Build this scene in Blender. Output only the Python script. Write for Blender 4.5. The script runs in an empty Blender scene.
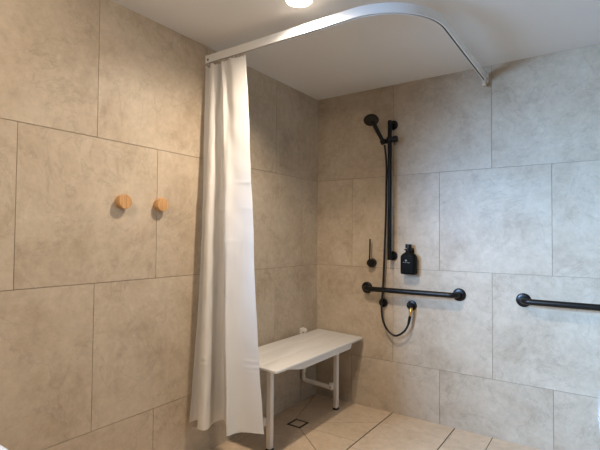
import bpy, bmesh, math, random
from mathutils import Vector, Matrix
random.seed(7)
C = bpy.context.scene.collection
sc = bpy.context.scene
PI = math.pi

# ------------------------------------------------------------------ camera
cam_d = bpy.data.cameras.new('camera'); cam = bpy.data.objects.new('camera', cam_d); C.objects.link(cam)
cam_d.sensor_fit = 'HORIZONTAL'; cam_d.sensor_width = 36.0; cam_d.lens = 442.42 * 36 / 600
cam_d.clip_start = 0.02
cam.location = (1.8716, -2.9286, 1.2147)
cam.rotation_mode = 'XYZ'
cam.rotation_euler = (1.5986, -0.0082, 0.6075)
sc.camera = cam

# ------------------------------------------------------------------ world, lights, exposure
w = bpy.data.worlds.new('world'); sc.world = w; w.use_nodes = True
w.node_tree.nodes['Background'].inputs[0].default_value = (0.75, 0.85, 1.0, 1)
w.node_tree.nodes['Background'].inputs[1].default_value = 0.3
sc.view_settings.view_transform = 'Standard'
sc.view_settings.look = 'None'
sc.view_settings.exposure = -0.1
sc.view_settings.gamma = 1.0
sc.view_settings.use_curve_mapping = False

H = 2.3
T = 0.65
LX, LY = 0.723, -1.300       # downlight over the shower
WARM = (1.0, 0.835, 0.655)
COOL = (0.32, 0.59, 1.0)

def spot(name, loc, watts, col, size, blend, radius):
    d = bpy.data.lights.new(name, 'SPOT'); d.energy = watts; d.color = col
    d.spot_size = math.radians(size); d.spot_blend = blend; d.shadow_soft_size = radius
    o = bpy.data.objects.new(name, d); C.objects.link(o); o.location = loc
    return o

def area(name, loc, rot, sx, sy, watts, col):
    d = bpy.data.lights.new(name, 'AREA'); d.shape = 'RECTANGLE'; d.size = sx; d.size_y = sy
    d.energy = watts; d.color = col
    o = bpy.data.objects.new(name, d); C.objects.link(o); o.location = loc; o.rotation_euler = rot
    return o

spot('downlight_and_fill', (LX, LY, H - 0.022), 98, WARM, 162, 0.9, 0.035)
fill_spot = spot('downlight_and_fill', (0.95, -3.05, H - 0.022), 104, WARM, 122, 0.6, 0.06)
fill_spot.rotation_euler = (Vector((0.0, -2.1, 0.75)) - Vector(fill_spot.location)).to_track_quat('-Z', 'Y').to_euler()   # added warm fill from out of view, tilted towards the left wall
# daylight of the window in the left wall, behind the camera's shoulder
dl = area('daylight', (0.12, -2.82, 1.55), (0, 0, 0), 0.7, 0.8, 56, COOL)
dl.rotation_euler = (Vector((2.7, 0, 0.75)) - Vector(dl.location)).to_track_quat('-Z', 'Y').to_euler()
dl.data.spread = math.radians(70)

# ------------------------------------------------------------------ node helpers
def new_mat(name):
    m = bpy.data.materials.new(name); m.use_nodes = True
    nt = m.node_tree
    return m, nt, nt.nodes['Principled BSDF']

def plain(name, col, rough=0.5, metal=0.0, bump=0.0, bscale=200, coat=0.0, var=0.04):
    m, nt, b = new_mat(name)
    b.inputs['Roughness'].default_value = rough
    b.inputs['Metallic'].default_value = metal
    b.inputs['Coat Weight'].default_value = coat
    tc = nt.nodes.new('ShaderNodeTexCoord')
    n = nt.nodes.new('ShaderNodeTexNoise'); n.inputs['Scale'].default_value = 6; n.inputs['Detail'].default_value = 4
    nt.links.new(tc.outputs['Object'], n.inputs['Vector'])
    mx = nt.nodes.new('ShaderNodeMix'); mx.data_type = 'RGBA'
    mx.inputs[6].default_value = (*[c * (1 - var) for c in col], 1)
    mx.inputs[7].default_value = (*[min(1, c * (1 + var)) for c in col], 1)
    nt.links.new(n.outputs['Fac'], mx.inputs[0])
    nt.links.new(mx.outputs[2], b.inputs['Base Color'])
    if max(col) < 0.06: b.inputs['Specular IOR Level'].default_value = 0.28 if max(col) > 0.004 else 0.12
    if bump:
        n2 = nt.nodes.new('ShaderNodeTexNoise'); n2.inputs['Scale'].default_value = bscale
        bp = nt.nodes.new('ShaderNodeBump'); bp.inputs['Strength'].default_value = bump; bp.inputs['Distance'].default_value = 0.001
        nt.links.new(tc.outputs['Object'], n2.inputs['Vector'])
        nt.links.new(n2.outputs['Fac'], bp.inputs['Height']); nt.links.new(bp.outputs['Normal'], b.inputs['Normal'])
    return m

def stone(name, dark, mid, light, rough=0.42):
    """veined, mottled porcelain tile; every tile reads another piece of the pattern"""
    m, nt, b = new_mat(name)
    L = nt.links.new
    tc = nt.nodes.new('ShaderNodeTexCoord')
    at = nt.nodes.new('ShaderNodeAttribute'); at.attribute_name = 'tile_shift'
    add = nt.nodes.new('ShaderNodeVectorMath'); add.operation = 'ADD'
    L(tc.outputs['Object'], add.inputs[0]); L(at.outputs['Vector'], add.inputs[1])
    # domain warp
    wn = nt.nodes.new('ShaderNodeTexNoise'); wn.inputs['Scale'].default_value = 2.2; wn.inputs['Detail'].default_value = 5
    L(add.outputs[0], wn.inputs['Vector'])
    ws = nt.nodes.new('ShaderNodeVectorMath'); ws.operation = 'SCALE'; ws.inputs['Scale'].default_value = 0.16
    L(wn.outputs['Color'], ws.inputs[0])
    wa = nt.nodes.new('ShaderNodeVectorMath'); wa.operation = 'ADD'
    L(add.outputs[0], wa.inputs[0]); L(ws.outputs[0], wa.inputs[1])
    n1 = nt.nodes.new('ShaderNodeTexNoise'); n1.inputs['Scale'].default_value = 4.2; n1.inputs['Detail'].default_value = 10; n1.inputs['Roughness'].default_value = 0.72
    L(wa.outputs[0], n1.inputs['Vector'])
    cr = nt.nodes.new('ShaderNodeValToRGB')
    e = cr.color_ramp.elements
    e[0].position = 0.27; e[0].color = (*dark, 1); e[1].position = 0.76; e[1].color = (*light, 1)
    k = e.new(0.5); k.color = (*mid, 1)
    L(n1.outputs['Fac'], cr.inputs['Fac'])
    # fine speckle
    n2 = nt.nodes.new('ShaderNodeTexNoise'); n2.inputs['Scale'].default_value = 26; n2.inputs['Detail'].default_value = 6; n2.inputs['Roughness'].default_value = 0.7
    L(wa.outputs[0], n2.inputs['Vector'])
    mr = nt.nodes.new('ShaderNodeMapRange'); mr.inputs[1].default_value = 0.3; mr.inputs[2].default_value = 0.7; mr.inputs[3].default_value = 0.90; mr.inputs[4].default_value = 1.10
    L(n2.outputs['Fac'], mr.inputs[0])
    # thin lighter and darker veins: |noise-0.5| narrow band
    n3 = nt.nodes.new('ShaderNodeTexNoise'); n3.inputs['Scale'].default_value = 2.6; n3.inputs['Detail'].default_value = 7; n3.inputs['Roughness'].default_value = 0.6; n3.inputs['Distortion'].default_value = 0.6
    L(wa.outputs[0], n3.inputs['Vector'])
    sb = nt.nodes.new('ShaderNodeMath'); sb.operation = 'SUBTRACT'; sb.inputs[1].default_value = 0.5
    ab = nt.nodes.new('ShaderNodeMath'); ab.operation = 'ABSOLUTE'
    L(n3.outputs['Fac'], sb.inputs[0]); L(sb.outputs[0], ab.inputs[0])
    vr = nt.nodes.new('ShaderNodeMapRange'); vr.inputs[1].default_value = 0.0; vr.inputs[2].default_value = 0.012; vr.inputs[3].default_value = 0.88; vr.inputs[4].default_value = 1.0
    L(ab.outputs[0], vr.inputs[0])
    mu = nt.nodes.new('ShaderNodeMath'); mu.operation = 'MULTIPLY'
    L(mr.outputs[0], mu.inputs[0]); L(vr.outputs[0], mu.inputs[1])
    sm = nt.nodes.new('ShaderNodeVectorMath'); sm.operation = 'SCALE'
    L(cr.outputs['Color'], sm.inputs[0]); L(mu.outputs[0], sm.inputs['Scale'])
    L(sm.outputs[0], b.inputs['Base Color'])
    b.inputs['Roughness'].default_value = rough
    b.inputs['Specular IOR Level'].default_value = 0.35
    bp = nt.nodes.new('ShaderNodeBump'); bp.inputs['Strength'].default_value = 0.10; bp.inputs['Distance'].default_value = 0.002
    L(n2.outputs['Fac'], bp.inputs['Height']); L(bp.outputs['Normal'], b.inputs['Normal'])
    return m

def wood_mat():
    m, nt, b = new_mat('oak')
    L = nt.links.new
    tc = nt.nodes.new('ShaderNodeTexCoord')
    mp = nt.nodes.new('ShaderNodeMapping'); mp.inputs['Scale'].default_value = (40, 60, 4)
    L(tc.outputs['Object'], mp.inputs['Vector'])
    n = nt.nodes.new('ShaderNodeTexNoise'); n.inputs['Scale'].default_value = 2.0; n.inputs['Detail'].default_value = 5
    L(mp.outputs[0], n.inputs['Vector'])
    cr = nt.nodes.new('ShaderNodeValToRGB'); e = cr.color_ramp.elements
    e[0].position = 0.3; e[0].color = (0.40, 0.20, 0.075, 1); e[1].position = 0.7; e[1].color = (0.62, 0.36, 0.155, 1)
    L(n.outputs['Fac'], cr.inputs['Fac']); L(cr.outputs['Color'], b.inputs['Base Color'])
    b.inputs['Roughness'].default_value = 0.5
    return m

def fabric_mat():
    m, nt, b = new_mat('curtain_fabric')
    L = nt.links.new
    tc = nt.nodes.new('ShaderNodeTexCoord')
    b.inputs['Base Color'].default_value = (0.88, 0.865, 0.845, 1)
    b.inputs['Roughness'].default_value = 0.55
    b.inputs['Sheen Weight'].default_value = 0.15
    # fine wrinkles + woven grain
    mp = nt.nodes.new('ShaderNodeMapping'); mp.inputs['Scale'].default_value = (6, 6, 26)
    L(tc.outputs['Object'], mp.inputs['Vector'])
    n = nt.nodes.new('ShaderNodeTexNoise'); n.inputs['Scale'].default_value = 2.0; n.inputs['Detail'].default_value = 5; n.inputs['Roughness'].default_value = 0.6
    L(mp.outputs[0], n.inputs['Vector'])
    bp = nt.nodes.new('ShaderNodeBump'); bp.inputs['Strength'].default_value = 0.16; bp.inputs['Distance'].default_value = 0.006
    L(n.outputs['Fac'], bp.inputs['Height'])
    L(bp.outputs['Normal'], b.inputs['Normal'])
    tr = nt.nodes.new('ShaderNodeBsdfTranslucent'); tr.inputs['Color'].default_value = (0.84, 0.81, 0.77, 1)
    mx = nt.nodes.new('ShaderNodeMixShader'); mx.inputs[0].default_value = 0.36
    L(b.outputs[0], mx.inputs[1]); L(tr.outputs[0], mx.inputs[2])
    L(mx.outputs[0], nt.nodes['Material Output'].inputs['Surface'])
    return m

def emit(name, col, s):
    m = bpy.data.materials.new(name); m.use_nodes = True; nt = m.node_tree
    nt.nodes.remove(nt.nodes['Principled BSDF'])
    e = nt.nodes.new('ShaderNodeEmission'); e.inputs[0].default_value = (*col, 1); e.inputs[1].default_value = s
    nt.links.new(e.outputs[0], nt.nodes['Material Output'].inputs['Surface'])
    return m

M_wall = stone('wall_stone', (0.375, 0.290, 0.202), (0.490, 0.400, 0.300), (0.575, 0.490, 0.382))
M_floor = stone('floor_stone', (0.52, 0.395, 0.27), (0.61, 0.475, 0.34), (0.68, 0.54, 0.40), 0.38)
M_grout = plain('grout', (0.30, 0.24, 0.175), 0.85)
M_fgrout = plain('floor_grout', (0.085, 0.060, 0.040), 0.85)
M_ceil = plain('ceiling_paint', (0.76, 0.73, 0.69), 0.8, bump=0.05, bscale=300, var=0.01)
M_white = plain('white_powder_coat', (0.78, 0.74, 0.69), 0.35, var=0.02)
M_rail = plain('satin_white_track', (0.80, 0.79, 0.77), 0.28, coat=0.3, var=0.01)
M_seat = plain('seat_plastic', (0.72, 0.70, 0.675), 0.40, bump=0.08, bscale=400, var=0.02)
M_black = plain('matte_black', (0.0055, 0.005, 0.0045), 0.36, var=0.1)
M_blackg = plain('gloss_black', (0.006, 0.006, 0.006), 0.30, var=0.1)
M_bottle = plain('black_bottle', (0.003, 0.003, 0.003), 0.6, var=0.1)
M_noz = plain('nozzle_grey', (0.022, 0.018, 0.012), 0.5, var=0.1)
M_hose = plain('hose_black', (0.014, 0.011, 0.009), 0.35, metal=0.0, var=0.1)
M_brass = plain('brass', (0.72, 0.40, 0.11), 0.3, metal=0.9)
M_cream = plain('cream_plastic', (0.62, 0.50, 0.38), 0.5)
M_slot = plain('dark_slot', (0.05, 0.045, 0.04), 0.8)
M_cer = plain('white_ceramic', (0.62, 0.61, 0.60), 0.12, coat=0.5, var=0.01)
M_ink = plain('pale_print', (0.30, 0.30, 0.29), 0.6)
M_rubber = plain('rubber', (0.03, 0.028, 0.026), 0.7)
M_steel = plain('steel', (0.55, 0.54, 0.52), 0.25, metal=1.0)
M_door = plain('door_paint', (0.62, 0.60, 0.56), 0.5)
M_oak = wood_mat()
M_cloth = fabric_mat()
M_lens = emit('lamp_lens', (1.0, 0.93, 0.84), 28.0)
M_sky = emit('window_daylight', (0.72, 0.86, 1.0), 3.0)

# ------------------------------------------------------------------ mesh helpers
def obj(name, bm, m, parent=None, smooth=True, angle=40):
    me = bpy.data.meshes.new(name)
    bmesh.ops.recalc_face_normals(bm, faces=bm.faces)
    bm.to_mesh(me); bm.free()
    for mm in (m if isinstance(m, (list, tuple)) else [m]): me.materials.append(mm)
    o = bpy.data.objects.new(name, me); C.objects.link(o)
    if parent is not None:
        o.parent = parent
        # children are built in world coordinates
        o.matrix_parent_inverse = Matrix.Identity(4)
        o.location = -world_loc(parent)
    if smooth:
        me.shade_smooth()
        try: me.set_sharp_from_angle(angle=math.radians(angle))
        except Exception: pass
    return o

def world_loc(o):
    v = Vector((0, 0, 0))
    while o is not None:
        v = v + Vector(o.location); o = o.parent
    return v

def thing(name, label, cat, loc, group=None):
    o = bpy.data.objects.new(name, None); C.objects.link(o); o.location = loc
    o.empty_display_size = 0.05
    o['label'] = label; o['category'] = cat
    if group: o['group'] = group
    return o

def struct(name, bm, m, smooth=False):
    o = obj(name, bm, m, None, smooth); o['kind'] = 'structure'; return o

def add_box(bm, a, b, mi=0, bev=0.0, seg=2):
    x0, y0, z0 = a; x1, y1, z1 = b
    v = [bm.verts.new(p) for p in ((x0,y0,z0),(x1,y0,z0),(x1,y1,z0),(x0,y1,z0),(x0,y0,z1),(x1,y0,z1),(x1,y1,z1),(x0,y1,z1))]
    fs = [bm.faces.new([v[i] for i in q]) for q in ((0,3,2,1),(4,5,6,7),(0,1,5,4),(1,2,6,5),(2,3,7,6),(3,0,4,7))]
    for f in fs: f.material_index = mi
    if bev:
        es = list({e for f in fs for e in f.edges})
        bmesh.ops.bevel(bm, geom=es, offset=bev, segments=seg, profile=0.5, affect='EDGES')
    return fs

def frames(path):
    """parallel-transported frames along a polyline"""
    P = [Vector(p) for p in path]; n = len(P)
    tans = []
    for i in range(n):
        a = P[max(i-1, 0)]; b = P[min(i+1, n-1)]
        tans.append((b - a).normalized())
    t0 = tans[0]; up = Vector((0, 0, 1)) if abs(t0.z) < 0.9 else Vector((0, 1, 0))
    u = t0.cross(up).normalized(); out = []
    for i in range(n):
        t = tans[i]
        u = (u - t * u.dot(t)).normalized()
        out.append((P[i], u, t.cross(u).normalized()))
    return out

def add_tube(bm, path, r, seg=20, caps=True, mi=0):
    fr = frames(path); rings = []
    for i, (p, u, v) in enumerate(fr):
        rr = r[i] if isinstance(r, (list, tuple)) else r
        rings.append([bm.verts.new(p + (u * math.cos(2*PI*k/seg) + v * math.sin(2*PI*k/seg)) * rr) for k in range(seg)])
    for a, b in zip(rings, rings[1:]):
        for k in range(seg):
            f = bm.faces.new((a[k], a[(k+1) % seg], b[(k+1) % seg], b[k])); f.material_index = mi
    if caps:
        f = bm.faces.new(list(reversed(rings[0]))); f.material_index = mi
        f = bm.faces.new(rings[-1]); f.material_index = mi

def add_lathe(bm, origin, axis, prof, seg=32, mi=0):
    """prof: (distance along axis, radius)"""
    o = Vector(origin); ax = Vector(axis).normalized()
    up = Vector((0, 0, 1)) if abs(ax.z) < 0.9 else Vector((0, 1, 0))
    u = ax.cross(up).normalized(); v = ax.cross(u)
    rings = []
    for d, r in prof:
        if r <= 1e-6: rings.append([bm.verts.new(o + ax * d)])
        else: rings.append([bm.verts.new(o + ax*d + (u*math.cos(2*PI*k/seg) + v*math.sin(2*PI*k/seg)) * r) for k in range(seg)])
    for a, b in zip(rings, rings[1:]):
        for k in range(seg):
            k2 = (k+1) % seg
            if len(a) == 1 and len(b) == 1: continue
            if len(a) == 1: f = bm.faces.new((a[0], b[k2], b[k]))
            elif len(b) == 1: f = bm.faces.new((a[k], a[k2], b[0]))
            else: f = bm.faces.new((a[k], a[k2], b[k2], b[k]))
            f.material_index = mi
    for rg, rev in ((rings[0], True), (rings[-1], False)):
        if len(rg) > 1:
            f = bm.faces.new(list(reversed(rg)) if rev else rg); f.material_index = mi

def spline(pts, n=8, closed=False):
    P = [Vector(p) for p in pts]; out = []
    N = len(P)
    for i in range(N - 1):
        p0 = P[max(i-1, 0)]; p1 = P[i]; p2 = P[i+1]; p3 = P[min(i+2, N-1)]
        for k in range(n):
            t = k / n
            out.append(0.5 * ((2*p1) + (p2-p0)*t + (2*p0-5*p1+4*p2-p3)*t*t + (3*p1-p0-3*p2+p3)*t**3))
    out.append(P[-1]); return out

def arc(c, r, a0, a1, n, ax1, ax2):
    c = Vector(c); A = Vector(ax1); B = Vector(ax2)
    return [c + A*r*math.cos(a0+(a1-a0)*i/n) + B*r*math.sin(a0+(a1-a0)*i/n) for i in range(n+1)]

def add_prism(bm, poly, z0, z1, mi=0, bev=0.0, seg=2):
    """closed 2D polygon (x, y) extruded from z0 to z1"""
    lo = [bm.verts.new((x, y, z0)) for x, y in poly]; hi = [bm.verts.new((x, y, z1)) for x, y in poly]
    n = len(poly)
    a = bm.faces.new(list(reversed(lo))); b = bm.faces.new(hi); fs = [a, b]
    for i in range(n): fs.append(bm.faces.new((lo[i], lo[(i+1) % n], hi[(i+1) % n], hi[i])))
    for f in fs: f.material_index = mi
    if bev: bmesh.ops.bevel(bm, geom=list(a.edges) + list(b.edges), offset=bev, segments=seg, profile=0.5, affect='EDGES')

def round_rect(x0, y0, x1, y1, r, n=6):
    out = []
    for cx, cy, a in ((x1-r, y1-r, 0), (x0+r, y1-r, PI/2), (x0+r, y0+r, PI), (x1-r, y0+r, 1.5*PI)):
        for i in range(n+1): out.append((cx + r*math.cos(a+PI/2*i/n), cy + r*math.sin(a+PI/2*i/n)))
    return out

# ------------------------------------------------------------------ tiled surfaces
def tiled(name, polys, to3, nrm, gap, mats, base, depth=0.0025):
    """polys in surface coordinates; to3 maps to the room; tiles stand `depth` proud of the grout bed"""
    bm = bmesh.new()
    lay = bm.faces.layers.float_vector.new('tile_shift')
    n = Vector(nrm)
    a, b = base
    fs = add_box(bm, a, b, 1)
    for f in fs: f[lay] = (0, 0, 0)
    for item in polys:
        poly, g = (item[0], item[1]) if isinstance(item[1], float) else (item, gap)
        vs = [bm.verts.new(Vector(to3(*q))) for q in poly]
        f = bm.faces.new(vs); f.normal_update()
        if f.normal.dot(n) < 0: f.normal_flip()
        r = bmesh.ops.inset_individual(bm, faces=[f], thickness=g/2, use_even_offset=True)
        rim = [q for q in r['faces'] if q is not f]
        bmesh.ops.delete(bm, geom=rim, context='FACES')
        r = bmesh.ops.extrude_face_region(bm, geom=[f])
        shift = Vector((random.uniform(-20, 20), random.uniform(-20, 20), random.uniform(-20, 20)))
        nv = [q for q in r['geom'] if isinstance(q, bmesh.types.BMVert)]
        nf = [q for q in r['geom'] if isinstance(q, bmesh.types.BMFace)]
        # the ring now moves back into the bed, the face stays at the front
        for q in nf:
            q[lay] = shift; q.material_index = 0
            for e in q.edges:
                for lf in e.link_faces: lf[lay] = shift; lf.material_index = 0
        for v in list(f.verts) if f.is_valid else []: v.co -= n * depth
        if f.is_valid: bm.faces.remove(f)
    bm.verts.ensure_lookup_table()
    for v in [v for v in bm.verts if not v.link_faces]: bm.verts.remove(v)
    me = bpy.data.meshes.new(name); bm.to_mesh(me); bm.free()
    for mm in mats: me.materials.append(mm)
    o = bpy.data.objects.new(name, me); C.objects.link(o); o['kind'] = 'structure'
    return o

Zj = [0.0, 0.3532, 1.0036, 1.654, H]          # horizontal joints
def rows(u0, u_min, u_max, parity_top, holes=()):
    """square tiles in half bond; parity per row from the top"""
    out = []
    for r in range(4):
        z1, z0 = Zj[4-r], Zj[3-r]
        par = (parity_top + r) % 2
        k = -60 + par
        while True:
            a = u0 + k*T/2; b = a + T
            k += 2
            if b <= u_min + 0.004: continue
            if a >= u_max - 0.004: break
            a = max(a, u_min - .003); b = min(b, u_max + .003)     # edge tiles run into the corner
            zs = [(z0 - .003 if r == 3 else z0, z1 + .003 if r == 0 else z1, a, b)]
            for (ha, hb, hz0, hz1) in holes:
                nz = []
                for (q0, q1, p, s) in zs:
                    if s <= ha or p >= hb or q1 <= hz0 or q0 >= hz1: nz.append((q0, q1, p, s)); continue
                    if p < ha: nz.append((q0, q1, p, ha))
                    if s > hb: nz.append((q0, q1, hb, s))
                    if q0 < hz0: nz.append((q0, hz0, max(p, ha), min(s, hb)))
                    if q1 > hz1: nz.append((hz1, q1, max(p, ha), min(s, hb)))
                zs = nz
            for (q0, q1, p, s) in zs:
                if s - p > 0.01 and q1 - q0 > 0.01: out.append([(p, q0), (s, q0), (s, q1), (p, q1)])
    return out

XR, YB = 3.0, -4.0     # far corner of the room behind the camera
D = 0.0025
# right-hand wall of the photograph (the one with the grab rails)
tiled('wall_north', rows(-0.0165, 0.0, XR, 0), lambda u, z: (u, 0, z), (0, -1, 0), 0.0027, [M_wall, M_grout], ((-0.12, D, -0.1), (XR+0.12, 0.12, H+0.1)))
# left-hand wall (window opening beyond the left edge of the photograph)
WIN = (2.35, 3.35, 1.0, 2.1)
def left_wall():
    holes = [WIN]
    o = tiled('wall_west', rows(0.8574-0.325*3, 0.0, -YB, 0, holes), lambda u, z: (0, -u, z), (1, 0, 0), 0.0027, [M_wall, M_grout], ((-0.12, -WIN[0], -0.1), (-D, D, H+0.1)))
    bm = bmesh.new(); bm.from_mesh(o.data)
    add_box(bm, (-0.12, YB-0.12, -0.1), (-D, -WIN[1], H+0.1), 1)
    add_box(bm, (-0.12, -WIN[1], -0.1), (-D, -WIN[0], WIN[2]), 1)
    add_box(bm, (-0.12, -WIN[1], WIN[3]), (-D, -WIN[0], H+0.1), 1)
    bm.to_mesh(o.data); bm.free()
left_wall()
tiled('wall_east', rows(0.1, 0.0, -YB, 0), lambda u, z: (XR, -u, z), (-1, 0, 0), 0.0027, [M_wall, M_grout], ((XR+D, YB-0.12, -0.1), (XR+0.12, D, H+0.1)))
tiled('wall_south', rows(0.2, 0.0, XR, 1, [(1.4, 2.3, 0.0, 2.05)]), lambda u, z: (u, YB, z), (0, 1, 0), 0.0027, [M_wall, M_grout], ((-0.12, YB-0.12, -0.1), (XR+0.12, YB-D, H+0.1)))

# floor: falls to the waste in the shower, plain grid outside it
dx0, dx1, dy0, dy1 = 0.146, 0.252, -0.584, -0.476
AX = 0.630
F = []
F.append([(0, 0), (AX, 0), (AX, -0.203), (dx1, dy1), (dx0, dy1)])
F.append([(dx1, dy1), (AX, -0.203), (AX, -0.536), (dx1, -0.548)])
F.append([(dx1, -0.548), (AX, -0.536), (AX, -0.870), (dx1, dy0)])
F.append([(0, 0), (dx0, dy1), (dx0, -0.545), (0, -0.540)])
F.append([(0, -0.540), (dx0, -0.545), (dx0, dy0), (0, -1.06)])
F.append([(dx0, dy0), (dx1, dy0), (AX, -0.870), (AX, -1.25), (0, -1.25), (0, -1.06)])
xs = [AX + 0.004, 1.055, 1.283, 1.708, 2.133, 2.558, XR]
ys = [0, -0.190, -0.615, -1.04, -1.465, -1.89, -2.315, -2.74, -3.165, -3.59, YB]
for i in range(len(xs)-1):
    for j in range(len(ys)-1):
        x0 = xs[i] + (0.003 if i == 1 else 0)
        F.append([(x0, ys[j]), (xs[i+1], ys[j]), (xs[i+1], ys[j+1]), (x0, ys[j+1])])
yl = [-1.25, -1.675, -2.1, -2.525, -2.95, -3.375, YB]
for j in range(len(yl)-1):
    for a, b in ((0, 0.205), (0.205, AX)): F.append([(a, yl[j]), (b, yl[j]), (b, yl[j+1]), (a, yl[j+1])])
wid = lambda a, lo, hi: lo - .004 if abs(a - lo) < 1e-6 else (hi + .004 if abs(a - hi) < 1e-6 else a)
F = [[(wid(a, 0, XR), wid(b, YB, 0)) for a, b in p] for p in F]
tiled('floor', F, lambda u, v: (u, v, 0), (0, 0, 1), 0.0042, [M_floor, M_fgrout], ((-0.12, YB-0.12, -0.1), (XR+0.12, 0.12, -D)))

bm = bmesh.new(); add_box(bm, (-0.12, YB-0.12, H), (XR+0.12, 0.12, H+0.1)); struct('ceiling', bm, M_ceil)

# window (behind the photographer's shoulder) and door on the wall behind the camera
wroot = bpy.data.objects.new('window_1', None); C.objects.link(wroot); wroot.location = (-0.06, -2.85, 1.0); wroot['kind'] = 'structure'
bm = bmesh.new()
for a, b in (((-0.10, -3.35, 1.0), (0.0, -3.30, 2.1)), ((-0.10, -2.40, 1.0), (0.0, -2.35, 2.1)), ((-0.10, -3.30, 1.0), (0.0, -2.40, 1.05)), ((-0.10, -3.30, 2.05), (0.0, -2.40, 2.1)), ((-0.09, -2.87, 1.05), (-0.02, -2.83, 2.05))):
    add_box(bm, a, b, bev=0.003)
obj('window_frame', bm, M_white, wroot)
bm = bmesh.new(); add_box(bm, (-0.075, -3.30, 1.05), (-0.068, -2.40, 2.05)); obj('pane', bm, M_sky, wroot)
droot = bpy.data.objects.new('door_1', None); C.objects.link(droot); droot.location = (1.85, YB, 0); droot['kind'] = 'structure'
bm = bmesh.new(); add_box(bm, (1.45, YB-0.002, 0.005), (2.25, YB+0.035, 2.0), bev=0.003); obj('door_leaf', bm, M_door, droot)
bm = bmesh.new()
add_box(bm, (1.4, YB-0.002, 0), (1.447, YB+0.05, 2.05), bev=0.003); add_box(bm, (2.253, YB-0.002, 0), (2.3, YB+0.05, 2.05), bev=0.003); add_box(bm, (1.4, YB-0.002, 2.003), (2.3, YB+0.05, 2.05), bev=0.003)
obj('door_frame', bm, M_white, droot)
bm = bmesh.new(); add_lathe(bm, (1.53, YB+0.035, 1.0), (0, 1, 0), [(0, .026), (.008, .026), (.008, .01), (.05, .01), (.05, 0)]); add_tube(bm, [(1.53, YB+.078, 1.0), (1.65, YB+.078, 1.0)], .009)
obj('door_handle', bm, M_steel, droot)

# ------------------------------------------------------------------ downlight
def downlight(loc, label):
    t = thing('downlight', label, 'ceiling light', loc, None)
    x, y, z = loc
    bm = bmesh.new(); add_lathe(bm, (x, y, z), (0, 0, -1), [(0, .068), (.002, .068), (.005, .064), (.005, .060), (.002, .058), (.0, .058)], 48)
    obj('trim_ring', bm, M_white, t)
    bm = bmesh.new(); add_lathe(bm, (x, y, z), (0, 0, -1), [(0.001, .057), (.006, .053), (.010, .042), (.013, .024), (.014, 0)], 40)
    obj('lens', bm, M_lens, t)
    return t
downlight((LX, LY, H), 'small round recessed ceiling light glowing white just outside the curtain track')
downlight((0.95, -3.05, H), 'small round ceiling light added out of view as a warm fill, outside the shower')  # made-up fitting to go with the added fill spot

# ------------------------------------------------------------------ curtain track
def rail_path(off, n=16):
    R_ = 0.33 - off
    cx, cy = 1.262 - 0.33, -1.194 + 0.33
    pts = [(0.004, -1.194 + off), (cx, -1.194 + off)]
    pts += [(cx + R_*math.sin(PI/2*i/n), cy - R_*math.cos(PI/2*i/n)) for i in range(1, n+1)]
    pts += [(1.262 - off, -0.005)]
    return pts
def sweep(bm, o0, o1, z0, z1, n=18):
    A = rail_path(o0, n); B = rail_path(o1, n)
    rings = [[bm.verts.new((a[0], a[1], z0)), bm.verts.new((a[0], a[1], z1)), bm.verts.new((b[0], b[1], z1)), bm.verts.new((b[0], b[1], z0))] for a, b in zip(A, B)]
    for p, q in zip(rings, rings[1:]):
        for k in range(4): bm.faces.new((p[k], p[(k+1) % 4], q[(k+1) % 4], q[k]))
    bm.faces.new(rings[0]); bm.faces.new(list(reversed(rings[-1])))
RZ0, RZ1 = 2.199, 2.243
t = thing('curtain_track', 'white curved curtain track running across the corner below the ceiling', 'curtain rail', (0, -1.185, 2.22))
bm = bmesh.new()
sweep(bm, 0.0, 0.0195, RZ0 + 0.006, RZ1)       # body
sweep(bm, 0.0, 0.0065, RZ0, RZ0 + 0.006)       # outer lip
sweep(bm, 0.0150, 0.0195, RZ0, RZ0 + 0.006)      # inner lip
obj('track', bm, M_rail, t, angle=25)
bm = bmesh.new(); sweep(bm, 0.0066, 0.0149, RZ0 + 0.0035, RZ0 + 0.0058); obj('slot', bm, M_slot, t)
# wall brackets at both ends
bm = bmesh.new(); add_box(bm, (0.001, -1.197, 2.196), (0.008, -1.171, 2.245), bev=0.002); b1 = obj('wall_bracket', bm, M_rail, t)
bm = bmesh.new(); add_lathe(bm, (0.020, -1.1935, 2.217), (0, -1, 0), [(0, .006), (.0015, .006), (.002, .004), (.002, 0)], 16); obj('screw', bm, M_slot, b1)
bm = bmesh.new(); add_box(bm, (1.238, -0.012, 2.190), (1.268, -0.001, 2.250), bev=0.002); b2 = obj('wall_bracket', bm, M_rail, t)
bm = bmesh.new(); add_lathe(bm, (1.2615, -0.018, 2.215), (1, 0, 0), [(0, .006), (.0015, .006), (.002, .004), (.002, 0)], 16); obj('screw', bm, M_slot, b2)
bm = bmesh.new(); add_prism(bm, round_rect(1.240, -0.055, 1.262, -0.012, .006), 2.165, RZ0 - 0.0005, bev=.004)
obj('end_stop', bm, M_cream, t)

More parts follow.
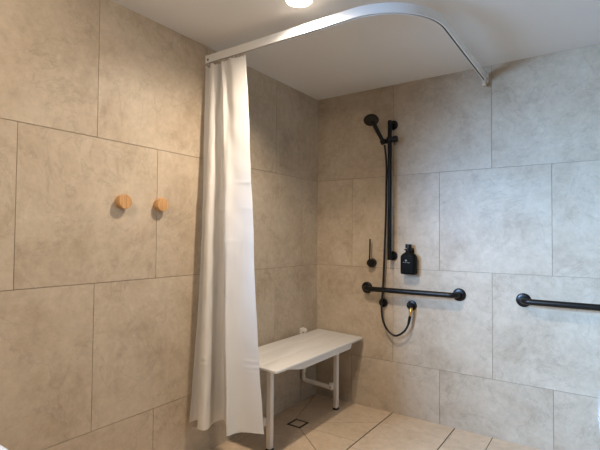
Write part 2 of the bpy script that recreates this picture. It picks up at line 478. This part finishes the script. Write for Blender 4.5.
# ------------------------------------------------------------------ curtain
#  three levels of the pleated path (plan x, y): heading, middle, hem
top = [(.022,-1.212),(.030,-1.180),(.050,-1.203),(.078,-1.217),(.098,-1.200),(.104,-1.172),(.122,-1.170),(.134,-1.203),(.158,-1.220),(.174,-1.196),(.186,-1.204),(.225,-1.219),(.302,-1.190)]
mid = [(.024,-1.224),(.030,-1.200),(.054,-1.204),(.077,-1.255),(.115,-1.266),(.130,-1.235),(.132,-1.195),(.160,-1.180),(.214,-1.240),(.240,-1.258),(.275,-1.232),(.315,-1.205),(.368,-1.186)]
low = [(.020,-1.292),(.024,-1.262),(.050,-1.240),(.105,-1.312),(.155,-1.316),(.160,-1.285),(.128,-1.215),(.150,-1.160),(.258,-1.250),(.299,-1.292),(.312,-1.240),(.345,-1.205),(.436,-1.168)]
ZT, ZB = 2.178, 0.218
def cpath(v, n=10):
    """v 0 heading .. 1 hem"""
    pts = []
    for a, b, c in zip(top, mid, low):
        A, B, Cc = Vector(a), Vector(b), Vector(c)
        if v < .5:
            s = v / .5; p = A.lerp(B, s**0.9)
        else:
            s = (v - .5) / .5; p = B.lerp(Cc, s*(0.62+0.38*s))
        pts.append((p.x, p.y, 0))
    return spline(pts, n)
NV = 300
bm = bmesh.new(); grid = []
for j in range(NV + 1):
    v = j / NV
    row = cpath(v); r = []
    for i, p in enumerate(row):
        u = i / (len(row) - 1)
        z = ZT + (ZB - ZT) * v
        # heading sags a little between the gliders, fine waves travel down the cloth
        z -= 0.009 * (1 - v)**14 * (0.5 - 0.5*math.cos(u * 2*PI * 8))
        f = math.sin(v * PI)
        dx = 0.0011*math.sin(23*v + 17*u) * (0.3 + f) + 0.0006*math.sin(61*v + 40*u)
        dy = 0.0013*math.sin(19*v + 29*u + 1.3) * (0.3 + f) + 0.0006*math.sin(70*v - 25*u)
        dy += 0.0075 * (1 - v)**9 * math.sin(2*PI*8*u) * math.sin(PI*min(1, u*4)); dx += 0.004 * (1 - v)**9 * math.cos(2*PI*8*u) * math.sin(PI*u)
        if u < 0.10: dx = abs(dx)*0.5
        # horizontal fold creases left from the packaging
        for cz, am in ((1.50, .003), (1.36, .003), (1.19, .002), (0.575, .003), (0.545, .0035), (0.52, .0025)):
            dy -= am * math.exp(-((z - cz) / 0.008)**2) * (0.5 + 0.5*math.sin(9*u + cz*7))
        r.append(bm.verts.new((p.x + dx, p.y + dy, z)))
    grid.append(r)
for a, b in zip(grid, grid[1:]):
    for k in range(len(a) - 1): bm.faces.new((a[k], a[k+1], b[k+1], b[k]))
ct = thing('shower_curtain', 'off-white floor-length shower curtain gathered at the left end of the track', 'shower curtain', (0.2, -1.2, 0.2))
co = obj('cloth', bm, M_cloth, ct, angle=180)
so = co.modifiers.new('thickness', 'SOLIDIFY'); so.thickness = 0.0012; so.offset = 0
# stitched hem along the bottom and the leading edge
bm = bmesh.new()
h0 = [Vector((p.x, p.y, ZB + 0.001)) for p in cpath(1.0)]
add_tube(bm, h0, 0.0016, 6)
obj('hem', bm, M_cloth, ct)
for k, x in enumerate((.040, .078, .104, .132, .162, .196, .226, .254, .292)):
    bm = bmesh.new()
    add_tube(bm, [(x, -1.184, 2.197), (x, -1.184, 2.186), (x+.002, -1.189, 2.176), (x, -1.194, 2.170), (x-.001, -1.197, 2.178)], 0.0022, 8)
    add_box(bm, (x-.004, -1.1870, 2.190), (x+.004, -1.1805, 2.1985))
    obj('hook', bm, M_cream, ct)

# ------------------------------------------------------------------ wooden hooks on the left wall
def wood_hook(y, z, label):
    t = thing('wall_hook', label, 'hook', (0, y, z), 'wooden peg hooks on the left wall')
    bm = bmesh.new()
    add_lathe(bm, (0.0005, y, z), (1, 0, 0), [(0, .031), (.003, .0315), (.028, .0345), (.033, .0345), (.036, .0325), (.0365, 0)], 48)
    o = obj('peg', bm, M_oak, t)
    bm = bmesh.new(); add_lathe(bm, (0.0001, y, z), (1, 0, 0), [(0, .022), (.0012, .022)], 32); obj('backplate', bm, M_steel, t)
wood_hook(-1.708, 1.3735, 'round light-wood peg hook on the left wall, further from the curtain')
wood_hook(-1.497, 1.3735, 'round light-wood peg hook on the left wall, nearer the curtain')

# ------------------------------------------------------------------ grab rails
def grab_rail(x0, x1, z, label):
    t = thing('grab_rail', label, 'grab rail', ((x0+x1)/2, 0, z), None)
    r = 0.0175; e = 0.045; Y = -0.070
    path = [(x0, -0.004, z)] + [tuple(p) for p in arc((x0+e, Y+e, z), e, PI, 1.5*PI, 8, (1,0,0), (0,1,0))] \
         + [tuple(p) for p in arc((x1-e, Y+e, z), e, 1.5*PI, 2*PI, 8, (1,0,0), (0,1,0))] + [(x1, -0.004, z)]
    bm = bmesh.new(); add_tube(bm, path, r, 24); obj('bar', bm, M_black, t)
    for x in (x0, x1):
        bm = bmesh.new(); add_lathe(bm, (x, -0.0003, z), (0, -1, 0), [(0, .041), (.006, .041), (.011, .038), (.013, .034), (.014, .019)], 48)
        obj('flange', bm, M_blackg, t)
grab_rail(0.434, 1.086, 0.855, 'horizontal black grab rail low on the wall beside the shower bench')
grab_rail(1.458, 2.208, 0.853, 'horizontal black grab rail at the right edge, outside the curtain track')

# ------------------------------------------------------------------ slide rail with handset and hose
t = thing('shower_slide_rail', 'tall vertical black rail holding the hand shower on the tiled wall', 'shower rail', (0.634, 0, 1.09))
Y = -0.066; e = 0.030
za, zb = 1.090, 2.012
path = [(0.634, -0.004, za), (0.634, Y, za)]
bm = bmesh.new()
add_tube(bm, [(0.634, Y, za - 0.026), (0.634, Y, za - 0.022), (0.634, Y, zb + 0.016), (0.634, Y, zb + 0.020)], [0.012, 0.0145, 0.0145, 0.012], 24)
obj('rail', bm, M_black, t)
for z in (za, zb):
    bm = bmesh.new(); add_lathe(bm, (0.634, -0.0003, z), (0, -1, 0), [(0, .033), (.008, .033), (.012, .030), (.014, .014), (.052, .013)], 40); obj('wall_mount', bm, M_blackg, t)
# slider
sl = obj('slider', (lambda b: (add_lathe(b, (0.634, Y, 1.880), (0, 0, 1), [(0, .021), (.003, .023), (.033, .023), (.036, .021)], 32),
     add_lathe(b, (0.634, Y, 1.898), (1, 0, 0), [(0.0, .016), (.026, .016), (.028, .022), (.052, .022), (.056, .018)], 28),
     add_lathe(b, (0.634, Y, 1.890), (-1, 0, 0), [(0.0, .018), (.044, .018), (.050, .015)], 28),
     add_lathe(b, (0.598, Y-0.016, 1.866), (-0.30, -0.35, 0.84), [(0, .013), (.004, .0165), (.030, .018), (.034, .016)], 28), b)[-1])(bmesh.new()), M_black, t)
bm = bmesh.new(); add_box(bm, (0.671, Y-0.013, 1.855), (0.679, Y-0.005, 1.892), bev=.002); obj('lever', bm, M_black, sl)

# handset: handle from the slider up to a round head that faces down into the shower
hs = thing('hand_shower', 'black round hand shower head on the top of the vertical rail', 'shower head', (0.575, -0.10, 1.87))
hc = Vector((0.545, -0.175, 2.020))           # centre of the spray face
nrm = Vector((0.23, -0.48, -0.85)).normalized()
base = Vector((0.592, -0.088, 1.888))
bm = bmesh.new()
p2 = hc - nrm*0.018
add_tube(bm, spline([base, base.lerp(p2, .35), base.lerp(p2, .72) + Vector((0, .0, 0.0)), p2 + (base - p2).normalized()*0.035, p2], 8), [0.0125 + 0.004*min(1, i/24) for i in range(33)], 20)
obj('handle', bm, M_black, hs)
bm = bmesh.new(); add_lathe(bm, hc, nrm, [(-.030, 0), (-.029, .018), (-.022, .040), (-.012, .050), (-.003, .0525), (0.0, .051), (0.001, .047)], 48)
hd = obj('head', bm, M_black, hs)
bm = bmesh.new(); add_lathe(bm, hc + nrm*0.0012, nrm, [(0, .046), (.0012, .045), (.0018, 0)], 40)
up_ = Vector((0, 0, 1)); uu = nrm.cross(up_).normalized(); vv = nrm.cross(uu)
for rr, cnt in ((.010, 6), (.021, 12), (.032, 18), (.040, 24)):
    for k in range(cnt):
        a = 2*PI*k/cnt
        add_lathe(bm, hc + nrm*0.0028 + (uu*math.cos(a) + vv*math.sin(a))*rr, nrm, [(0, .0013), (.002, .0009)], 6, 1)
obj('spray_face', bm, [M_noz, M_rubber], hd)

# hose: falls behind the grab rail, through the ring, loops up into the outlet
ho = thing('shower_hose', 'black flexible shower hose hanging from the handset and looping under the grab rail', 'hose', (0.60, -0.05, 0.6))
pts = [(0.601, -0.080, 1.862), (0.606, -0.076, 1.82), (0.610, -0.066, 1.72), (0.604, -0.054, 1.58), (0.598, -0.047, 1.35), (0.587, -0.042, 1.13), (0.576, -0.036, 0.92), (0.570, -0.034, 0.83), (0.565, -0.035, 0.765),
       (0.568, -0.044, 0.70), (0.584, -0.050, 0.63), (0.622, -0.053, 0.572), (0.676, -0.055, 0.548), (0.732, -0.055, 0.580), (0.764, -0.052, 0.632), (0.776, -0.049, 0.690)]
bm = bmesh.new(); add_tube(bm, spline(pts, 14), 0.0072, 12)
hz = obj('hose_tube', bm, M_hose, ho)
bm = bmesh.new(); add_tube(bm, [(0.766, -0.0515, 0.640), (0.776, -0.049, 0.692)], [.0085, .0095], 16); obj('hose_nut', bm, M_black, ho)

el = thing('hose_guide', 'round black hose guide on the wall below the left end of the grab rail', 'hose guide', (0.565, 0, 0.757))
bm = bmesh.new(); add_lathe(bm, (0.565, -0.0003, 0.757), (0, -1, 0), [(0, .030), (.016, .030), (.021, .027), (.0215, 0)], 40); obj('disc', bm, M_blackg, el)
bm = bmesh.new(); add_tube(bm, [tuple(p) for p in arc((0.565, -0.036, 0.757), 0.0125, 0, 2*PI, 24, (1,0,0), (0,1,0))], 0.004, 8, False)
add_lathe(bm, (0.565, -0.020, 0.757), (0, -1, 0), [(0, .006), (.006, .006)], 12)
obj('ring', bm, M_black, el)

ou = thing('hose_outlet', 'round black wall outlet with a brass fitting under the grab rail', 'wall outlet', (0.771, 0, 0.757))
bm = bmesh.new(); add_lathe(bm, (0.771, -0.0003, 0.757), (0, -1, 0), [(0, .034), (.009, .034), (.014, .031), (.016, .020), (.050, .019), (.056, .015), (.057, 0)], 40); obj('body', bm, M_blackg, ou)
bm = bmesh.new(); add_lathe(bm, (0.782, -0.047, 0.748), (-0.08, 0, -1), [(0, .011), (.016, .0115), (.018, .013), (.030, .013), (.032, .010), (.058, .010)], 20); bf = obj('brass_fitting', bm, M_brass, ou)
bf['label'] = 'brass threaded fitting'

# ------------------------------------------------------------------ mixer tap (round body with a thin upright lever)
mx_ = thing('shower_mixer', 'small round black mixer tap with a thin upright lever', 'tap', (0.484, 0, 1.036))
bm = bmesh.new(); add_lathe(bm, (0.478, -0.0003, 1.036), (0, -1, 0), [(0, .031), (.004, .031), (.006, .029), (.006, .028), (.044, .028), (.049, .024), (.050, 0)], 40); mb = obj('body', bm, M_blackg, mx_)
bm = bmesh.new(); add_tube(bm, [(0.472, -0.045, 1.050), (0.476, -0.047, 1.10), (0.478, -0.047, 1.207)], 0.0052, 12); obj('lever', bm, M_black, mx_)

# ------------------------------------------------------------------ soap bottle on its wall holder
bt = thing('soap_bottle', 'squat black soap bottle with white print mounted on the wall right of the rail', 'bottle', (0.762, -0.045, 0.972))
def rrring(cx, cy, hx, hy, r, z, n=5):
    return [Vector((x, y, z)) for x, y in round_rect(cx-hx, cy-hy, cx+hx, cy+hy, min(r, hx*.999, hy*.999), n)]
bm = bmesh.new(); cx, cy = 0.766, -0.048
prof = [(0.972, .049, .026, .016), (0.976, .0535, .030, .018), (0.984, .055, .0315, .019), (1.085, .055, .0315, .019), (1.096, .0525, .030, .019), (1.104, .047, .027, .019), (1.112, .036, .024, .018), (1.118, .025, .021, .018), (1.124, .0215, .0205, .018), (1.130, .021, .020, .018)]
rings = [[bm.verts.new(p) for p in rrring(cx, cy, hx, hy, r, z)] for z, hx, hy, r in [(a, b*.95, c, d) for a, b, c, d in prof]]
for a, b in zip(rings, rings[1:]):
    for k in range(len(a)): bm.faces.new((a[k], a[(k+1) % len(a)], b[(k+1) % len(a)], b[k]))
bm.faces.new(list(reversed(rings[0]))); bm.faces.new(rings[-1])
obj('bottle_body', bm, M_bottle, bt)
bm = bmesh.new(); add_lathe(bm, (cx-.002, cy, 1.130), (0, 0, 1), [(0, .0215), (.012, .0215), (.013, .012), (.016, .012), (.016, .021), (.042, .0205), (.044, .019), (.044, 0)], 32); obj('cap', bm, M_black, bt)
# print: small sprig mark over a short word and a fine line
bm = bmesh.new(); yf = cy - .0318
def qd(x0, z0, x1, z1, th=.0022):
    d = Vector((x1-x0, 0, z1-z0)); n_ = Vector((-d.z, 0, d.x)).normalized()*th/2
    vs = [(x0+n_.x, yf, z0+n_.z), (x1+n_.x, yf, z1+n_.z), (x1-n_.x, yf, z1-n_.z), (x0-n_.x, yf, z0-n_.z)]
    f = bm.faces.new([bm.verts.new(v) for v in vs])
mx0 = cx - .008; mz = 1.066
for a in (35, 65, 90, 115, 145): qd(mx0, mz - .006, mx0 + .010*math.cos(math.radians(a)), mz - .006 + .011*math.sin(math.radians(a)))
for k in range(7):        # too small to read in the photograph: a short row of strokes
    xk = cx - .029 + k*.0072
    qd(xk, 1.049, xk, 1.0555, .0014)
    if k % 2: qd(xk, 1.0555 - .0035*(k % 3), xk + .0042, 1.0555 - .0035*(k % 3), .0012)
    else: qd(xk + .004, 1.049, xk + .004, 1.0545, .0013)
bp_ = obj('print', bm, M_ink, bt, smooth=False); bp_['label'] = 'pale printed mark'
hb = thing('bottle_holder', 'black wall holder clasping the neck of the soap bottle', 'bottle holder', (0.775, 0, 1.125))
bm = bmesh.new(); add_box(bm, (0.755, -0.0045, 1.090), (0.785, -0.0003, 1.146), bev=.0015); add_box(bm, (0.760, -0.026, 1.131), (0.774, -0.004, 1.143), bev=.001)
obj('wall_plate', bm, M_black, hb)
bm = bmesh.new(); add_tube(bm, [tuple(p) for p in arc((cx-.002, cy, 1.1375), 0.0255, 0, 2*PI, 28, (1,0,0), (0,1,0))], 0.0036, 10, False); obj('neck_ring', bm, M_black, hb)

# ------------------------------------------------------------------ fold-down shower seat
ss = thing('shower_bench', 'white fold-down shower bench on two legs in the tiled corner', 'shower bench', (0.2, -0.53, 0))
y0, y1 = -1.045, -0.022
def slat(x0, x1, rl, rr):
    bm = bmesh.new()
    poly = []
    def cr(cx, cy, r, a):
        for i in range(5): poly.append((cx + r*math.cos(a + PI/2*i/4), cy + r*math.sin(a + PI/2*i/4)))
    cr(x1-rr, y1-rr, rr, 0); cr(x0+rl, y1-rl, rl, PI/2); cr(x0+rl, y0+rl, rl, PI); cr(x1-rr, y0+rr, rr, 1.5*PI)
    add_prism(bm, poly, -0.016, 0, bev=.0035, seg=3)
    for v in bm.verts: v.co.z += 0.513 - (v.co.x - 0.03) * 0.036
    return obj('seat_slat', bm, M_seat, ss)
slat(0.030, 0.1575, .022, .007); slat(0.1595, 0.2855, .007, .007); slat(0.2875, 0.417, .007, .022)
# moulded front edge that deepens away from the two ends
bm = bmesh.new(); N = 44; prev = None
ya, yb_ = -0.965, -0.190
def dep(y):
    a = (y - ya) / 0.20; b = (yb_ - y) / 0.025
    s = max(0, min(1, a)); s2 = max(0, min(1, b))
    return 0.004 + 0.033 * (s*s*(3-2*s)) * math.sqrt(max(0, 1-(1-s2)**2))
for i in range(N + 1):
    y = ya + (yb_ - ya) * (i/N if i < 30 else i/N)
    d = dep(y); zt = 0.4855
    ring = [bm.verts.new(p) for p in ((0.385, y, zt), (0.409, y, zt), (0.413, y, zt-.003), (0.412, y, zt-d+.003), (0.408, y, zt-d), (0.385, y, zt-d))]
    if prev:
        for k in range(6): bm.faces.new((prev[k], prev[(k+1) % 6], ring[(k+1) % 6], ring[k]))
    else: bm.faces.new(ring)
    prev = ring
bm.faces.new(list(reversed(prev)))
obj('front_apron', bm, M_seat, ss)
bm = bmesh.new()
for yy in (-0.190, -0.920): add_box(bm, (0.035, yy-.013, 0.462), (0.380, yy+.013, 0.485), bev=.003)
add_box(bm, (0.262, -0.92, 0.462), (0.286, -0.19, 0.484), bev=.003)
obj('seat_frame', bm, M_white, ss)
for yy in (-0.178, -0.926):
    bm = bmesh.new(); add_box(bm, (0.266, yy-.0165, 0.012), (0.296, yy+.0165, 0.470), bev=.004); lg = obj('leg', bm, M_white, ss)
    bm = bmesh.new(); add_box(bm, (0.264, yy-.0185, 0.0), (0.298, yy+.0185, 0.014), bev=.003); obj('foot_cap', bm, M_rubber, lg)
    # wall upright with elbow, brace to the leg and knuckle
    yw = yy - .034
    bm = bmesh.new()
    add_box(bm, (0.014, yw-.013, 0.175), (0.038, yw+.013, 0.545), bev=.005)
    add_box(bm, (0.001, yw-.022, 0.486), (0.016, yw+.022, 0.548), bev=.003)
    add_lathe(bm, (0.016, yw, 0.53), (1, 0, 0), [(0, .015), (.028, .015), (.032, .011)], 20)
    ub = obj('wall_bracket', bm, M_white, ss)
    bm = bmesh.new()
    bm.free()
    for z in (0.215, 0.190):
        bm = bmesh.new(); add_lathe(bm, (0.0375, yw + (.004 if z > .2 else -.004), z), (1, 0, 0), [(0, .004), (.002, .004)], 10)
        obj('bolt', bm, M_slot, ub)
    bm = bmesh.new(); add_lathe(bm, (0.028, yw-.0125, 0.515), (0, -1, 0), [(0, .005), (.002, .005)], 12)
    obj('bolt', bm, M_slot, ub)
    bm = bmesh.new()
    add_tube(bm, spline([(0.026, yw, 0.20), (0.028, yw, 0.178), (0.048, yw+.002, 0.168), (0.15, yw+.010, 0.160), (0.262, yw+.018, 0.150)], 6), 0.0155, 18); br = obj('brace', bm, M_white, ss)
    bm = bmesh.new(); add_box(bm, (0.238, yw+.0005, 0.140), (0.268, yw+.031, 0.188), bev=.007); kn = obj('knuckle', bm, M_white, br)
    bm = bmesh.new(); add_lathe(bm, (0.253, yw+.001, 0.156), (0, -1, 0), [(0, .0045), (.002, .0045)], 12); obj('bolt', bm, M_slot, br)

# ------------------------------------------------------------------ floor waste
fw = thing('floor_waste', 'small square floor drain with black frame and tile insert beneath the bench', 'floor drain', (0.199, -0.530, 0))
bm = bmesh.new()
ox0, ox1, oy0, oy1 = dx0+.001, dx1-.001, dy0+.001, dy1-.001; tt = .014
for a, b in (((ox0, oy0), (ox1, oy0+tt)), ((ox0, oy1-tt), (ox1, oy1)), ((ox0, oy0+tt), (ox0+tt, oy1-tt)), ((ox1-tt, oy0+tt), (ox1, oy1-tt))):
    add_box(bm, (a[0], a[1], -.0024), (b[0], b[1], .0005))
obj('frame', bm, M_black, fw)
bm = bmesh.new(); add_box(bm, (ox0+tt+.001, oy0+tt+.001, -.0024), (ox1-tt-.001, oy1-tt-.001, .0005)); ti = obj('tile_insert', bm, M_floor, fw)

# ------------------------------------------------------------------ wash basin (a corner of it enters at bottom left)
wb = thing('wash_basin', 'white wash basin whose rounded corner shows at the bottom left', 'basin', (0, -2.70, 0.68))
bm = bmesh.new()
def br_(inset, z, rad=.09, xmin=0.001):
    return [bm.verts.new((x, y, z)) for x, y in round_rect(xmin, -2.985+inset, 0.74-inset, -2.418-inset, max(rad-inset*.5, .03), 10)]
rings = [br_(.12, .53), br_(.04, .56), br_(.012, .60), br_(.003, .655), br_(0, .668), br_(.003, .677), br_(.012, .68),
         br_(.055, .680, .11, .14), br_(.065, .672, .11, .15), br_(.085, .62, .11, .17), br_(.12, .585, .11, .20), br_(.20, .575, .13, .30)]
for a, b in zip(rings, rings[1:]):
    for k in range(len(a)): bm.faces.new((a[k], a[(k+1) % len(a)], b[(k+1) % len(a)], b[k]))
bm.faces.new(list(reversed(rings[0]))); bm.faces.new(rings[-1])
obj('bowl', bm, M_cer, wb)
bm = bmesh.new(); add_lathe(bm, (0.07, -2.70, 0.679), (0, 0, 1), [(0, .026), (.01, .026), (.012, .019), (.11, .019), (.113, .016)], 28)
add_tube(bm, spline([(0.07, -2.70, .765), (0.12, -2.70, .775), (0.19, -2.70, .768), (.20, -2.70, .75)], 6), .010, 16)
add_tube(bm, [(0.07, -2.70, .79), (0.06, -2.70, .80), (0.13, -2.70, .835)], .006, 12)
obj('tap', bm, M_black, wb)

# ------------------------------------------------------------------ toilet (its side just enters at bottom right)
tl = thing('toilet', 'white toilet whose smooth side just enters at the bottom right', 'toilet', (2.02, -0.35, 0))
def pan(hw, yb0, yf, z, bm, n=14):
    cx_ = 2.015; cy_ = yf + hw*1.15
    pts = [(cx_+hw, yb0), (cx_+hw, cy_)]
    pts += [(cx_ + hw*math.cos(a), cy_ - hw*1.15*math.sin(a)) for a in [PI*i/n for i in range(1, n)]]
    pts += [(cx_-hw, cy_), (cx_-hw, yb0)]
    return [bm.verts.new((x, y, z)) for x, y in pts]
def loft(rings, bm):
    for a, b in zip(rings, rings[1:]):
        for k in range(len(a)): bm.faces.new((a[k], a[(k+1) % len(a)], b[(k+1) % len(a)], b[k]))
    bm.faces.new(list(reversed(rings[0]))); bm.faces.new(rings[-1])
bm = bmesh.new(); loft([pan(.165, -.002, -.60, 0, bm), pan(.168, -.002, -.61, .05, bm), pan(.178, -.002, -.65, .25, bm), pan(.186, -.002, -.68, .37, bm), pan(.186, -.002, -.685, .385, bm), pan(.183, -.002, -.68, .39, bm)], bm); obj('pan', bm, M_cer, tl)
bm = bmesh.new(); loft([pan(.184, -.10, -.685, .392, bm), pan(.189, -.095, -.69, .397, bm), pan(.189, -.095, -.69, .407, bm), pan(.184, -.10, -.685, .410, bm)], bm); obj('seat', bm, M_cer, tl)
bm = bmesh.new(); loft([pan(.184, -.10, -.685, .412, bm), pan(.189, -.095, -.69, .416, bm), pan(.188, -.095, -.69, .428, bm), pan(.178, -.105, -.68, .434, bm)], bm); obj('lid', bm, M_cer, tl)
